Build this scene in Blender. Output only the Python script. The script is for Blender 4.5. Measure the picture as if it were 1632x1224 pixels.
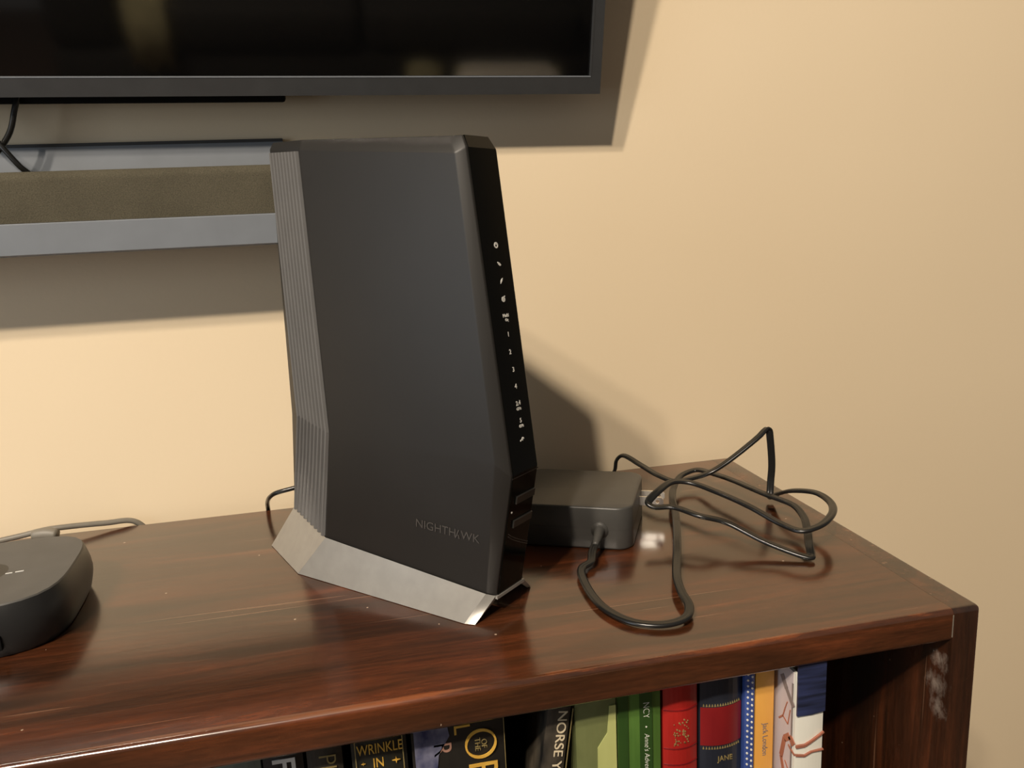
import bpy, bmesh, math, random
from mathutils import Vector, Matrix
random.seed(7)
scene = bpy.context.scene
for o in list(bpy.data.objects):
    bpy.data.objects.remove(o, do_unlink=True)
COL = scene.collection

# ------------------------------------------------------------------ camera
CAM = Vector((-0.32478, -0.62189, 0.21639))
YAW, PITCH, ROLL, FPX = 0.20018, 0.20218, -0.04769, 1233.03
_cy, _sy, _cp, _sp = math.cos(YAW), math.sin(YAW), math.cos(PITCH), math.sin(PITCH)
_fwd = Vector((_sy * _cp, _cy * _cp, -_sp))
_rt = Vector((_cy, -_sy, 0))
_up = _rt.cross(_fwd)
_r2 = _rt * math.cos(ROLL) + _up * math.sin(ROLL)
_u2 = -_rt * math.sin(ROLL) + _up * math.cos(ROLL)
cd = bpy.data.cameras.new('camera')
cam = bpy.data.objects.new('camera', cd)
COL.objects.link(cam)
m = Matrix((_r2, _u2, -_fwd)).transposed().to_4x4()
m.translation = CAM
cam.matrix_world = m
cd.sensor_width = 36.0
cd.lens = FPX / 1632 * 36
cd.clip_start = 0.01
scene.camera = cam

# ------------------------------------------------------------------ world, lights, exposure
w = bpy.data.worlds.new('room_ambient')
scene.world = w
w.use_nodes = True
bg = w.node_tree.nodes['Background']
bg.inputs[0].default_value = (1.0, 0.90, 0.80, 1)
bg.inputs[1].default_value = 0.135

def bulb(name, loc, power, col, radius):
    d = bpy.data.lights.new(name, 'POINT')
    d.energy = power
    d.color = col
    d.shadow_soft_size = radius
    o = bpy.data.objects.new(name, d)
    COL.objects.link(o)
    o.location = loc
    return o

WARM = (1.0, 0.87, 0.71)
bulb('ceiling_bulb', (-1.155, -1.850, 1.850), 178, WARM, 0.050)
bulb('ceiling_bulb', (-1.425, -1.655, 1.877), 132, WARM, 0.050)
bulb('ceiling_bulb', (-1.660, -1.850, 1.910), 72, WARM, 0.050)

def area(name, loc, target, sx, sy, power, col):
    d = bpy.data.lights.new(name, 'AREA')
    d.shape = 'RECTANGLE'
    d.size, d.size_y = sx, sy
    d.energy = power
    d.color = col
    o = bpy.data.objects.new(name, d)
    COL.objects.link(o)
    o.location = loc
    o.rotation_euler = (Vector(target) - Vector(loc)).to_track_quat('-Z', 'Y').to_euler()
    return o

area('cool_left_fill', (-1.55, -0.85, 0.28), (-0.5, 0.0, 0.25), 0.6, 0.7, 4.2, (0.78, 0.89, 1.0))  # added cool fill from the left; its source is unseen, no window known

vs = scene.view_settings
vs.view_transform = 'Standard'
vs.look = 'None'
vs.gamma = 1.0
vs.use_curve_mapping = False
vs.exposure = 0.0

# ------------------------------------------------------------------ materials
def s2l(r, g, b):
    f = lambda c: (c / 255 / 12.92) if c <= 10 else ((c / 255 + 0.055) / 1.055) ** 2.4
    return (f(r), f(g), f(b), 1)

def new_mat(name):
    mt = bpy.data.materials.new(name)
    mt.use_nodes = True
    nt = mt.node_tree
    return mt, nt, nt.nodes['Principled BSDF']

def N(nt, typ, **kw):
    n = nt.nodes.new(typ)
    for k, v in kw.items():
        setattr(n, k, v)
    return n

def coords(nt, scale=(1, 1, 1), rot=(0, 0, 0), kind='Object'):
    tc = N(nt, 'ShaderNodeTexCoord')
    mp = N(nt, 'ShaderNodeMapping')
    mp.inputs['Scale'].default_value = scale
    mp.inputs['Rotation'].default_value = rot
    nt.links.new(tc.outputs[kind], mp.inputs[0])
    return mp.outputs[0]

def noise(nt, vec, scale, detail=3, rough=0.5, dist=0.0):
    n = N(nt, 'ShaderNodeTexNoise')
    n.inputs['Scale'].default_value = scale
    n.inputs['Detail'].default_value = detail
    n.inputs['Roughness'].default_value = rough
    n.inputs['Distortion'].default_value = dist
    nt.links.new(vec, n.inputs['Vector'])
    return n.outputs['Fac']

def ramp(nt, fac, stops):
    r = N(nt, 'ShaderNodeValToRGB')
    e = r.color_ramp.elements
    while len(e) < len(stops):
        e.new(0.5)
    for el, (p, c) in zip(e, stops):
        el.position = p
        el.color = c if len(c) == 4 else (*c, 1)
    nt.links.new(fac, r.inputs[0])
    return r.outputs[0]

def mix(nt, fac, a, b, mode='MIX'):
    n = N(nt, 'ShaderNodeMix', data_type='RGBA', blend_type=mode)
    for sock, val in ((n.inputs[0], fac), (n.inputs[6], a), (n.inputs[7], b)):
        if isinstance(val, (int, float)):
            sock.default_value = val
        elif isinstance(val, tuple):
            sock.default_value = val if len(val) == 4 else (*val, 1)
        else:
            nt.links.new(val, sock)
    return n.outputs[2]

def bump(nt, b, height, strength, dist=0.001):
    n = N(nt, 'ShaderNodeBump')
    n.inputs['Strength'].default_value = strength
    n.inputs['Distance'].default_value = dist
    nt.links.new(height, n.inputs['Height'])
    nt.links.new(n.outputs[0], b.inputs['Normal'])

def plain(name, col, rough=0.5, metal=0.0, var=0.12, scale=60, bstr=0.0, coat=0.0, spec=0.5):
    """slightly mottled solid surface"""
    mt, nt, b = new_mat(name)
    v = coords(nt)
    f = noise(nt, v, scale, 4)
    c = ramp(nt, f, [(0.3, tuple(x * (1 - var) for x in col[:3])), (0.7, tuple(min(1, x * (1 + var)) for x in col[:3]))])
    nt.links.new(c, b.inputs['Base Color'])
    b.inputs['Roughness'].default_value = rough
    b.inputs['Metallic'].default_value = metal
    b.inputs['Specular IOR Level'].default_value = spec
    if coat:
        b.inputs['Coat Weight'].default_value = coat
        b.inputs['Coat Roughness'].default_value = 0.08
    if bstr:
        bump(nt, b, noise(nt, v, scale * 6, 2), bstr, 0.0005)
    return mt

def wall_paint():
    mt, nt, b = new_mat('beige_wall_paint')
    v = coords(nt)
    f = noise(nt, v, 2.5, 3)
    c = ramp(nt, f, [(0.3, s2l(224, 205, 174)), (0.7, s2l(228, 209, 178))])
    nt.links.new(c, b.inputs['Base Color'])
    b.inputs['Roughness'].default_value = 0.62
    b.inputs['Specular IOR Level'].default_value = 0.3
    bump(nt, b, noise(nt, v, 260, 3), 0.10, 0.001)
    return mt

def wood(name, axis='x', gloss=0.13):
    mt, nt, b = new_mat(name)
    sc = (2.2, 34, 34) if axis == 'x' else (34, 34, 2.2)
    v = coords(nt, sc)
    v2 = coords(nt, (5, 26, 26) if axis == 'x' else (26, 26, 5))
    v3 = coords(nt, (1.6, 7, 7) if axis == 'x' else (7, 7, 1.6))
    vf = coords(nt)
    broad = noise(nt, v3, 1.6, 4, 0.55, 0.6)
    grain = noise(nt, v, 1.5, 7, 0.62, 1.2)
    fine = noise(nt, v2, 22, 4, 0.6)
    fibre = noise(nt, coords(nt, (14, 420, 420) if axis == 'x' else (420, 420, 14)), 1.0, 3, 0.6)
    base = ramp(nt, grain, [(0.25, s2l(38, 22, 12)), (0.45, s2l(64, 37, 21)), (0.60, s2l(86, 47, 27)), (0.80, s2l(125, 68, 37))])
    tone = ramp(nt, broad, [(0.32, (0.40, 0.42, 0.44)), (0.5, (0.85, 0.83, 0.8)), (0.66, (1.28, 1.12, 0.95))])
    col = mix(nt, 1.0, base, tone, 'MULTIPLY')
    fl = ramp(nt, fine, [(0.35, (0.82, 0.82, 0.82)), (0.65, (1.12, 1.12, 1.12))])
    col = mix(nt, 1.0, col, fl, 'MULTIPLY')
    col = mix(nt, 1.0, col, ramp(nt, fibre, [(0.3, (0.78, 0.78, 0.78)), (0.7, (1.22, 1.2, 1.18))]), 'MULTIPLY')
    # pale scratches along the grain and dust specks
    scr = noise(nt, coords(nt, (3, 160, 160) if axis == 'x' else (160, 160, 3)), 1.7, 2, 0.4, 0.4)
    sm = ramp(nt, scr, [(0.70, (0, 0, 0)), (0.74, (0.42, 0.42, 0.42))])
    col = mix(nt, sm, col, s2l(150, 110, 84))
    vor = N(nt, 'ShaderNodeTexVoronoi')
    vor.inputs['Scale'].default_value = 95
    nt.links.new(vf, vor.inputs['Vector'])
    gate = noise(nt, vf, 38, 2)
    mul = N(nt, 'ShaderNodeMath', operation='LESS_THAN')
    mul.inputs[1].default_value = 0.065
    nt.links.new(vor.outputs['Distance'], mul.inputs[0])
    gt = N(nt, 'ShaderNodeMath', operation='GREATER_THAN')
    gt.inputs[1].default_value = 0.60
    nt.links.new(gate, gt.inputs[0])
    mm = N(nt, 'ShaderNodeMath', operation='MULTIPLY')
    nt.links.new(mul.outputs[0], mm.inputs[0])
    nt.links.new(gt.outputs[0], mm.inputs[1])
    col = mix(nt, mm.outputs[0], col, s2l(172, 150, 128))
    if axis == 'x':
        tc = N(nt, 'ShaderNodeTexCoord')
        sx_ = N(nt, 'ShaderNodeSeparateXYZ')
        nt.links.new(tc.outputs['Object'], sx_.inputs[0])
        cb_ = N(nt, 'ShaderNodeCombineXYZ')
        nt.links.new(sx_.outputs[1], cb_.inputs[1]); nt.links.new(sx_.outputs[2], cb_.inputs[2])
        dn = N(nt, 'ShaderNodeVectorMath', operation='DISTANCE')
        dn.inputs[1].default_value = (0, -0.138, 0.7195)
        nt.links.new(cb_.outputs[0], dn.inputs[0])
        mr = N(nt, 'ShaderNodeMapRange')
        mr.inputs[1].default_value, mr.inputs[2].default_value = 0.0, 0.012
        mr.inputs[3].default_value, mr.inputs[4].default_value = 1.0, 0.0
        nt.links.new(dn.outputs['Value'], mr.inputs[0])
        wn = noise(nt, coords(nt, (16, 90, 90)), 1.0, 5, 0.65)
        ml = N(nt, 'ShaderNodeMath', operation='MULTIPLY')
        nt.links.new(mr.outputs[0], ml.inputs[0]); nt.links.new(wn, ml.inputs[1])
        wr = ramp(nt, ml.outputs[0], [(0.47, (0, 0, 0)), (0.60, (0.65, 0.65, 0.65))])
        col = mix(nt, wr, col, s2l(140, 74, 34))
    if axis == 'z':
        tc = N(nt, 'ShaderNodeTexCoord')
        mk = None
        for cx, cy, cz, rr_ in ((0.4824, -0.1320, 0.7200 - 0.0345, 0.016), (0.4824, -0.1300, 0.7200 - 0.0500, 0.019), (0.4824, -0.1330, 0.7200 - 0.0640, 0.016)):
            dn = N(nt, 'ShaderNodeVectorMath', operation='DISTANCE')
            dn.inputs[1].default_value = (cx, cy, cz)
            nt.links.new(tc.outputs['Object'], dn.inputs[0])
            mr = N(nt, 'ShaderNodeMapRange')
            mr.inputs[1].default_value, mr.inputs[2].default_value = 0.0, rr_
            mr.inputs[3].default_value, mr.inputs[4].default_value = 1.0, 0.0
            nt.links.new(dn.outputs['Value'], mr.inputs[0])
            if mk is None:
                mk = mr.outputs[0]
            else:
                ad_ = N(nt, 'ShaderNodeMath', operation='MAXIMUM')
                nt.links.new(mk, ad_.inputs[0]); nt.links.new(mr.outputs[0], ad_.inputs[1])
                mk = ad_.outputs[0]
        sn = noise(nt, coords(nt, (260, 260, 150), (0.5, 0, 0)), 1.0, 5, 0.75)
        ml = N(nt, 'ShaderNodeMath', operation='MULTIPLY')
        nt.links.new(mk, ml.inputs[0]); nt.links.new(sn, ml.inputs[1])
        sc_ = ramp(nt, ml.outputs[0], [(0.27, (0, 0, 0)), (0.54, (0.48, 0.48, 0.48))])
        col = mix(nt, sc_, col, s2l(176, 160, 146))
    nt.links.new(col, b.inputs['Base Color'])
    rr = ramp(nt, noise(nt, v3, 4, 3), [(0.3, (gloss,) * 3), (0.75, (gloss + 0.13,) * 3)])
    nt.links.new(rr, b.inputs['Roughness'])
    b.inputs['Specular IOR Level'].default_value = 1.0
    b.inputs['Coat Weight'].default_value = 0.55
    b.inputs['Coat Roughness'].default_value = 0.16
    bump(nt, b, grain, 0.12, 0.0008)
    return mt

def fabric(name, c1, c2):
    mt, nt, b = new_mat(name)
    v = coords(nt)
    f = noise(nt, v, 1300, 3, 0.7)
    g = noise(nt, v, 28, 4)
    c = ramp(nt, f, [(0.3, c1), (0.72, c2)])
    c = mix(nt, 1.0, c, ramp(nt, g, [(0.3, (0.86, 0.86, 0.86)), (0.7, (1.12, 1.12, 1.12))]), 'MULTIPLY')
    nt.links.new(c, b.inputs['Base Color'])
    b.inputs['Roughness'].default_value = 0.95
    b.inputs['Specular IOR Level'].default_value = 0.15
    bump(nt, b, f, 0.5, 0.001)
    return mt

M = {}
M['wall'] = wall_paint()
M['wood'] = wood('dark_stained_wood', 'x')
M['wood_v'] = wood('dark_stained_wood_upright', 'z', 0.22)
M['floor'] = plain('brown_floor', s2l(62, 46, 34), 0.5)
M['trim'] = plain('painted_trim', s2l(225, 218, 205), 0.4)
M['black'] = plain('matte_black_plastic', (0.0135, 0.0120, 0.0102), 0.48, var=0.06, scale=30)
M['rib'] = plain('grey_rib_plastic', (0.125, 0.122, 0.119), 0.24, var=0.05)
M['gloss'] = plain('gloss_black_panel', (0.0025, 0.0025, 0.002), 0.10, var=0.05, spec=0.12)
M['button'] = plain('black_button', (0.02, 0.02, 0.018), 0.3)
M['groove'] = plain('grey_line', (0.05, 0.047, 0.043), 0.4)
M['stand'] = plain('silver_grey_stand', (0.30, 0.285, 0.26), 0.36, metal=0.35, var=0.06, scale=120)
M['ink'] = plain('white_print', (0.75, 0.74, 0.70), 0.5)
M['logo'] = plain('grey_print', (0.055, 0.049, 0.044), 0.35)
M['adapter'] = plain('adapter_black_plastic', (0.052, 0.050, 0.046), 0.42, var=0.08, scale=90)
M['cord'] = plain('cord_rubber', (0.010, 0.010, 0.0095), 0.26, var=0.1)
M['metal'] = plain('plated_metal', (0.90, 0.88, 0.84), 0.45, metal=1.0, var=0.03)
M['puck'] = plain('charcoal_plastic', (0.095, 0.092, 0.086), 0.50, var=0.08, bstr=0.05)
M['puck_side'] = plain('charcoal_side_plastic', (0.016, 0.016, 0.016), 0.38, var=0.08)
M['tv_frame'] = plain('dark_grey_bezel', (0.040, 0.041, 0.042), 0.38, var=0.08)
M['tv_back'] = plain('tv_back_plastic', (0.003, 0.003, 0.003), 0.8, spec=0.2)
M['screen'] = plain('black_screen_glass', (0.0018, 0.0018, 0.0019), 0.06, var=0.02, spec=1.0)
M['grille'] = fabric('soundbar_fabric', s2l(64, 60, 49), s2l(92, 87, 73))
M['bar'] = plain('shelf_grey_paint', (0.165, 0.180, 0.200), 0.42, var=0.04)
M['plate'] = plain('bracket_plate_paint', s2l(186, 178, 166), 0.55, var=0.03)
M['dark'] = plain('edge_shadow_dark', (0.03, 0.029, 0.028), 0.6)
M['greycable'] = plain('grey_cable_sheath', (0.20, 0.18, 0.145), 0.5)
M['pages'] = plain('page_paper', s2l(205, 190, 160), 0.9)

# ------------------------------------------------------------------ helpers
def mesh_obj(name, verts, faces, mat, parent=None, smooth=False, mats=None, fmat=None):
    me = bpy.data.meshes.new(name)
    me.from_pydata([tuple(v) for v in verts], [], faces)
    bm = bmesh.new()
    bm.from_mesh(me)
    bmesh.ops.recalc_face_normals(bm, faces=bm.faces)
    bm.to_mesh(me)
    bm.free()
    for k in (mats or [mat]):
        me.materials.append(M[k])
    if fmat:
        for p, i in zip(me.polygons, fmat):
            p.material_index = i
    if smooth:
        for p in me.polygons:
            p.use_smooth = True
    o = bpy.data.objects.new(name, me)
    COL.objects.link(o)
    if parent is not None:
        o.parent = parent
    return o

def bm_obj(name, bm, mat, parent=None, smooth=False, angle=None):
    me = bpy.data.meshes.new(name)
    bmesh.ops.recalc_face_normals(bm, faces=bm.faces)
    bm.to_mesh(me)
    bm.free()
    me.materials.append(M[mat])
    if smooth:
        for p in me.polygons:
            p.use_smooth = True
        if angle:
            me.set_sharp_from_angle(angle=angle)
    o = bpy.data.objects.new(name, me)
    COL.objects.link(o)
    if parent is not None:
        o.parent = parent
    return o

def box_bm(x0, x1, y0, y1, z0, z1, bev=0.0, seg=2, bm=None):
    own = bm is None
    bm = bm or bmesh.new()
    vs_ = [bm.verts.new((x, y, z)) for x in (x0, x1) for y in (y0, y1) for z in (z0, z1)]
    fs = [(0, 1, 3, 2), (4, 6, 7, 5), (0, 4, 5, 1), (2, 3, 7, 6), (0, 2, 6, 4), (1, 5, 7, 3)]
    for f in fs:
        bm.faces.new([vs_[i] for i in f])
    if bev:
        bmesh.ops.bevel(bm, geom=bm.edges[:], offset=bev, segments=seg, profile=0.5, affect='EDGES')
    return bm

def box(name, b, mat, parent=None, bev=0.0, seg=2):
    return bm_obj(name, box_bm(*b, bev, seg), mat, parent, smooth=bool(bev), angle=math.radians(40))

def empty(name, loc=(0, 0, 0), rz=0.0, label=None, cat=None, group=None):
    o = bpy.data.objects.new(name, None)
    o.empty_display_size = 0.02
    COL.objects.link(o)
    o.location = loc
    o.rotation_euler = (0, 0, rz)
    tag(o, label, cat, group)
    return o

def tag(o, label=None, cat=None, group=None, kind=None):
    if label: o['label'] = label
    if cat: o['category'] = cat
    if group: o['group'] = group
    if kind: o['kind'] = kind
    return o

def catmull(pts, n=8):
    P = [Vector(p) for p in pts]
    P = [P[0] * 2 - P[1]] + P + [P[-1] * 2 - P[-2]]
    out = []
    for i in range(1, len(P) - 2):
        p0, p1, p2, p3 = P[i - 1], P[i], P[i + 1], P[i + 2]
        d1 = max((p1 - p0).length, 1e-6) ** 0.5
        d2 = max((p2 - p1).length, 1e-6) ** 0.5
        d3 = max((p3 - p2).length, 1e-6) ** 0.5
        t0, t1 = 0, d1
        t2 = t1 + d2
        t3 = t2 + d3
        for k in range(n):
            t = t1 + (t2 - t1) * k / n
            a1 = p0 * ((t1 - t) / (t1 - t0)) + p1 * ((t - t0) / (t1 - t0))
            a2 = p1 * ((t2 - t) / (t2 - t1)) + p2 * ((t - t1) / (t2 - t1))
            a3 = p2 * ((t3 - t) / (t3 - t2)) + p3 * ((t - t2) / (t3 - t2))
            b1 = a1 * ((t2 - t) / (t2 - t0)) + a2 * ((t - t0) / (t2 - t0))
            b2 = a2 * ((t3 - t) / (t3 - t1)) + a3 * ((t - t1) / (t3 - t1))
            out.append(b1 * ((t2 - t) / (t2 - t1)) + b2 * ((t - t1) / (t2 - t1)))
    out.append(P[-2])
    return out

def sweep(name, pts, section, mat, parent=None, n=8, scales=None, flat=True):
    """section: list of (a,b): a along the flat (horizontal) axis, b along the other"""
    C_ = catmull(pts, n)
    nn = len(C_)
    verts, faces = [], []
    prev = None
    for i, p in enumerate(C_):
        t = (C_[min(i + 1, nn - 1)] - C_[max(i - 1, 0)]).normalized()
        hor = t.cross(Vector((0, 0, 1)))
        if prev is None:
            a = hor.normalized() if hor.length > 0.05 else t.orthogonal().normalized()
        else:
            a = (prev - t * prev.dot(t)).normalized()
            if flat and hor.length > 0.3:
                h = hor.normalized()
                if h.dot(a) < 0:
                    h = -h
                a = (a * 0.85 + h * 0.15)
                a = (a - t * a.dot(t)).normalized()
        b = t.cross(a).normalized()
        prev = a
        s = 1.0 if scales is None else scales(i / (nn - 1))
        for (x, y) in section:
            verts.append(p + a * (x * s) + b * (y * s))
    k = len(section)
    for i in range(nn - 1):
        for j in range(k):
            j2 = (j + 1) % k
            faces.append((i * k + j, i * k + j2, (i + 1) * k + j2, (i + 1) * k + j))
    faces.append(tuple(range(k)))
    faces.append(tuple(range((nn - 1) * k, nn * k)))
    return mesh_obj(name, verts, faces, mat, parent, smooth=True)

def ring(r, k=10):
    return [(r * math.cos(2 * math.pi * i / k), r * math.sin(2 * math.pi * i / k)) for i in range(k)]

def zip_section(r=0.00125):
    """two round wires moulded side by side"""
    out = []
    d = r * 0.92
    for i in range(7):
        a = math.radians(-125 + 250 * i / 6)
        out.append((d + r * math.cos(a), r * math.sin(a)))
    for i in range(7):
        a = math.radians(55 + 250 * i / 6)
        out.append((-d + r * math.cos(a), r * math.sin(a)))
    return out

def lettering(name, body, size, origin, xdir, ydir, mat, parent=None, align='CENTER', depth=0.0001, sx=1.0, bold=0.0, shear=0.0):
    """flat raised print; origin and directions in the parent's space"""
    cu = bpy.data.curves.new(name, 'FONT')
    cu.body = body
    cu.size = size
    cu.align_x = align
    cu.align_y = 'CENTER'
    cu.extrude = depth
    cu.offset = bold
    cu.shear = shear
    tmp = bpy.data.objects.new(name + '_tmp', cu)
    COL.objects.link(tmp)
    dg = bpy.context.evaluated_depsgraph_get()
    me = bpy.data.meshes.new_from_object(tmp.evaluated_get(dg))
    bpy.data.objects.remove(tmp, do_unlink=True)
    bpy.data.curves.remove(cu)
    me.name = name
    x = Vector(xdir).normalized()
    y = Vector(ydir).normalized()
    z = x.cross(y).normalized()
    mt = Matrix((x * sx, y, z)).transposed().to_4x4()
    mt.translation = Vector(origin)
    me.transform(mt)
    me.materials.clear()
    me.materials.append(M[mat])
    o = bpy.data.objects.new(name, me)
    COL.objects.link(o)
    if parent is not None:
        o.parent = parent
    return o

# ------------------------------------------------------------------ setting
WY = 0.015            # face of the wall; the bookcase stands a little in front of it
FZ = -0.72            # floor
wall = box('wall_back', (-3.2, 2.4, WY, WY + 0.12, FZ, 1.95), 'wall')
tag(wall, 'plain beige painted wall behind the bookcase', kind='structure')
fl = box('floor', (-3.2, 2.4, -4.2, WY + 0.12, FZ - 0.05, FZ), 'floor')
tag(fl, 'brown floor under the bookcase', kind='structure')

# ------------------------------------------------------------------ bookcase
D = 0.29
TB = 0.0192
TS = 0.0176
BX0 = -1.02
bc = empty('bookcase', (-0.5, -0.15, FZ), 0, 'dark-stained glossy wooden bookcase with worn front edge, standing against the wall', 'bookcase')
OFF = Vector(bc.location)
def bpart(name, b, mat, bev, seg=3):
    b = (b[0] - OFF.x, b[1] - OFF.x, b[2] - OFF.y, b[3] - OFF.y, b[4] - OFF.z, b[5] - OFF.z)
    return box(name, b, mat, bc, bev, seg)
def board(name, b, mat, pick, bev=0.003):
    b = (b[0] - OFF.x, b[1] - OFF.x, b[2] - OFF.y, b[3] - OFF.y, b[4] - OFF.z, b[5] - OFF.z)
    bm = box_bm(*b)
    es = [e for e in bm.edges if pick((e.verts[0].co + e.verts[1].co) / 2 + OFF, (e.verts[0].co - e.verts[1].co))]
    bmesh.ops.bevel(bm, geom=es, offset=bev, segments=5, profile=0.5, affect='EDGES')
    return bm_obj(name, bm, mat, bc, True, math.radians(35))
board('top_board', (BX0 + TS, -TS - 0.0001, -D, 0, -TB, 0), 'wood', lambda c, d: abs(c.y + D) < 1e-4 and abs(d.x) > 0.1)
board('side_panel', (-TS, 0, -D, 0, FZ, 0), 'wood_v', lambda c, d: (c.x > -1e-4 and c.y < -1e-3 and c.z > FZ + 0.01) or (abs(c.y + D) < 1e-4 and abs(c.z) < 1e-4))
board('side_panel', (BX0, BX0 + TS, -D, 0, FZ, 0), 'wood_v', lambda c, d: (c.x < BX0 + 1e-4 and c.y < -1e-3 and c.z > FZ + 0.01) or (abs(c.y + D) < 1e-4 and abs(c.z) < 1e-4))
bpart('joint_line', (-TS - 0.0004, -TS + 0.0001, -D - 0.0002, -D + 0.002, -0.0165, -0.0032), 'greycable', 0)
bpart('back_panel', (BX0 + TS, -TS, -0.008, -0.001, FZ + 0.05, -TB), 'wood_v', 0)
SHZ = -0.200
for z in (SHZ, SHZ - 0.23, FZ + 0.07):
    bpart('shelf_board', (BX0 + TS, -TS, -D + 0.001, -0.008, z - TB, z), 'wood', 0.0015)

# ------------------------------------------------------------------ television
tvy, tvz, TILT = -0.027, 0.3113, math.radians(14.5)
tv = empty('television', (-0.75, tvy, tvz), 0, 'large black flat television with dark grey bezel mounted on the wall', 'television')
tv.rotation_euler = (TILT, 0.0075, 0)
tv.location.z += 0.0075 * 0.6256
TX1, TX0, TH, TD = -0.1244 + 0.75, -0.62, 0.71, 0.020
bw, bb = 0.0085, 0.0125
# bezel: four mitred bars with a sloped front
def bezel_bar(name, A, B, a_in, b_in):
    # A,B outer corners, a_in,b_in inner corners (x,z); front y=0, back y=TD
    v = []
    for (x, z), (xi, zi) in ((A, a_in), (B, b_in)):
        v += [(x, 0.0012, z), (xi, 0.0, zi), (xi, 0.004, zi), (x, TD, z)]
    f = [(0, 1, 5, 4), (1, 2, 6, 5), (2, 3, 7, 6), (3, 0, 4, 7), (0, 1, 2, 3), (4, 5, 6, 7)]
    mesh_obj(name, v, f, 'tv_frame', tv)
o1, o2, o3, o4 = (TX0, 0), (TX1, 0), (TX1, TH), (TX0, TH)
i1, i2, i3, i4 = (TX0 + bw, bb), (TX1 - bw, bb), (TX1 - bw, TH - bw), (TX0 + bw, TH - bw)
bezel_bar('bezel', o1, o2, i1, i2)
bezel_bar('bezel', o2, o3, i2, i3)
bezel_bar('bezel', o3, o4, i3, i4)
bezel_bar('bezel', o4, o1, i4, i1)
box('screen', (TX0 + bw - 0.001, TX1 - bw + 0.001, 0.0035, 0.006, bb - 0.001, TH - bw + 0.001), 'screen', tv)
box('trim_line', (TX0 + bw, TX1 - bw, -0.0002, 0.0036, bb - 0.0004, bb + 0.0003), 'bar', tv)
box('trim_line', (TX1 - bw - 0.0003, TX1 - bw + 0.0004, -0.0002, 0.0036, bb, TH - bw), 'tv_frame', tv)
box('back_cover', (TX0 + 0.01, TX1 - 0.012, 0.006, TD, 0.003, TH - 0.01), 'tv_back', tv)
box('rear_housing', (TX0 + 0.3, -0.3583 + 0.75, TD - 0.002, TD + 0.006, -0.0062, 0.34), 'tv_back', tv, 0.002)
box('wall_bracket', (-0.15, 0.15, TD + 0.006, TD + 0.045, 0.44, 0.62), 'tv_back', tv, 0.002)

# ------------------------------------------------------------------ soundbar
SX0, SX1 = -0.42, 0.41
def bar_extrude(name, prof, x0, x1, mat, parent, smooth=False):
    k = len(prof)
    v = [(x0, y, z) for y, z in prof] + [(x1, y, z) for y, z in prof]
    f = [(i, (i + 1) % k, (i + 1) % k + k, i + k) for i in range(k)] + [tuple(range(k)), tuple(range(k, 2 * k))]
    o = mesh_obj(name, v, f, mat, parent, smooth)
    if smooth:
        o.data.set_sharp_from_angle(angle=math.radians(35))
    return o
ws = empty('wall_shelf', (-0.72, WY, 0.2109), 0, 'narrow grey wall shelf with a flat back plate under the television', 'shelf')
yf = -0.045 - WY
bp = [(yf + 0.0008, 0.0216), (yf, 0.0208), (yf + 0.0004, 0.0012), (yf + 0.002, 0.0), (-0.0002, 0.0), (-0.0002, 0.0216)]
bar_extrude('shelf_board', bp, SX0, SX1, 'bar', ws)
plate = box('back_plate', (0.03 - 0.2, -0.3645 + 0.72, -0.0045, -0.0002, 0.0216, 0.0758), 'bar', ws)
box('edge_shadow_strip', (0.03 - 0.2, -0.3645 + 0.72, -0.0058, -0.0002, 0.0758, 0.0778), 'dark', plate)  # top edge of the plate, its shadow line put into a dark colour
sb = empty('soundbar', (-0.72, WY, 0.2109 + 0.0218), 0, 'long slim soundbar wrapped in dark grey-brown fabric, lying on the grey wall shelf', 'soundbar')
gp = [(yf + 0.0022, 0.0)]
for i in range(9):
    a = math.radians(180 - 90 * i / 8)
    gp.append((yf + 0.0022 + 0.007 + 0.007 * math.cos(a), 0.0334 - 0.007 + 0.007 * math.sin(a)))
gp += [(-0.008, 0.0334), (-0.008, 0.0)]
bar_extrude('fabric_grille', gp, SX0 + 0.006, SX1 - 0.006, 'grille', sb, True)
for x0_, x1_ in ((SX0, SX0 + 0.006), (SX1 - 0.006, SX1)):
    bar_extrude('end_cap', gp, x0_, x1_, 'tv_back', sb, True)

# cables hanging from the television to the bar
cb = sweep('hanging_cable', [(-0.527, -0.006, 0.345), (-0.5325, -0.010, 0.322), (-0.5365, -0.012, 0.309), (-0.5415, -0.012, 0.295), (-0.5505, -0.012, 0.2828), (-0.563, -0.011, 0.272), (-0.572, -0.010, 0.262)],
           ring(0.0019), 'cord', flat=False)
tag(cb, 'thin black cable curving down to the left from behind the television', 'cable')
cb = sweep('hanging_cable', [(-0.575, -0.005, 0.335), (-0.565, -0.013, 0.305), (-0.5495, -0.0165, 0.2890), (-0.5435, -0.0165, 0.280), (-0.5375, -0.015, 0.2710), (-0.534, -0.012, 0.267)],
           ring(0.0019), 'cord', flat=False)
tag(cb, 'thin black cable crossing down to the right onto the soundbar top', 'cable')

# ------------------------------------------------------------------ router
RA = math.radians(-48.0956)
RU = Vector((math.cos(RA), math.sin(RA), 0))
RV = Vector((-math.sin(RA), math.cos(RA), 0))
RO = Vector((-0.3539, -0.1244, 0)) + RU * 0.05 + RV * 0.0165
rt = empty('router', RO, RA, 'tall black angular router with ribbed side and silver-grey stand on the bookcase top', 'router')
BT = 0.033
def L_(p, far=False):
    u, v, z = p
    if far:
        v = BT - v
    return Vector((u - 0.05, v - 0.0165, z))
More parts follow.
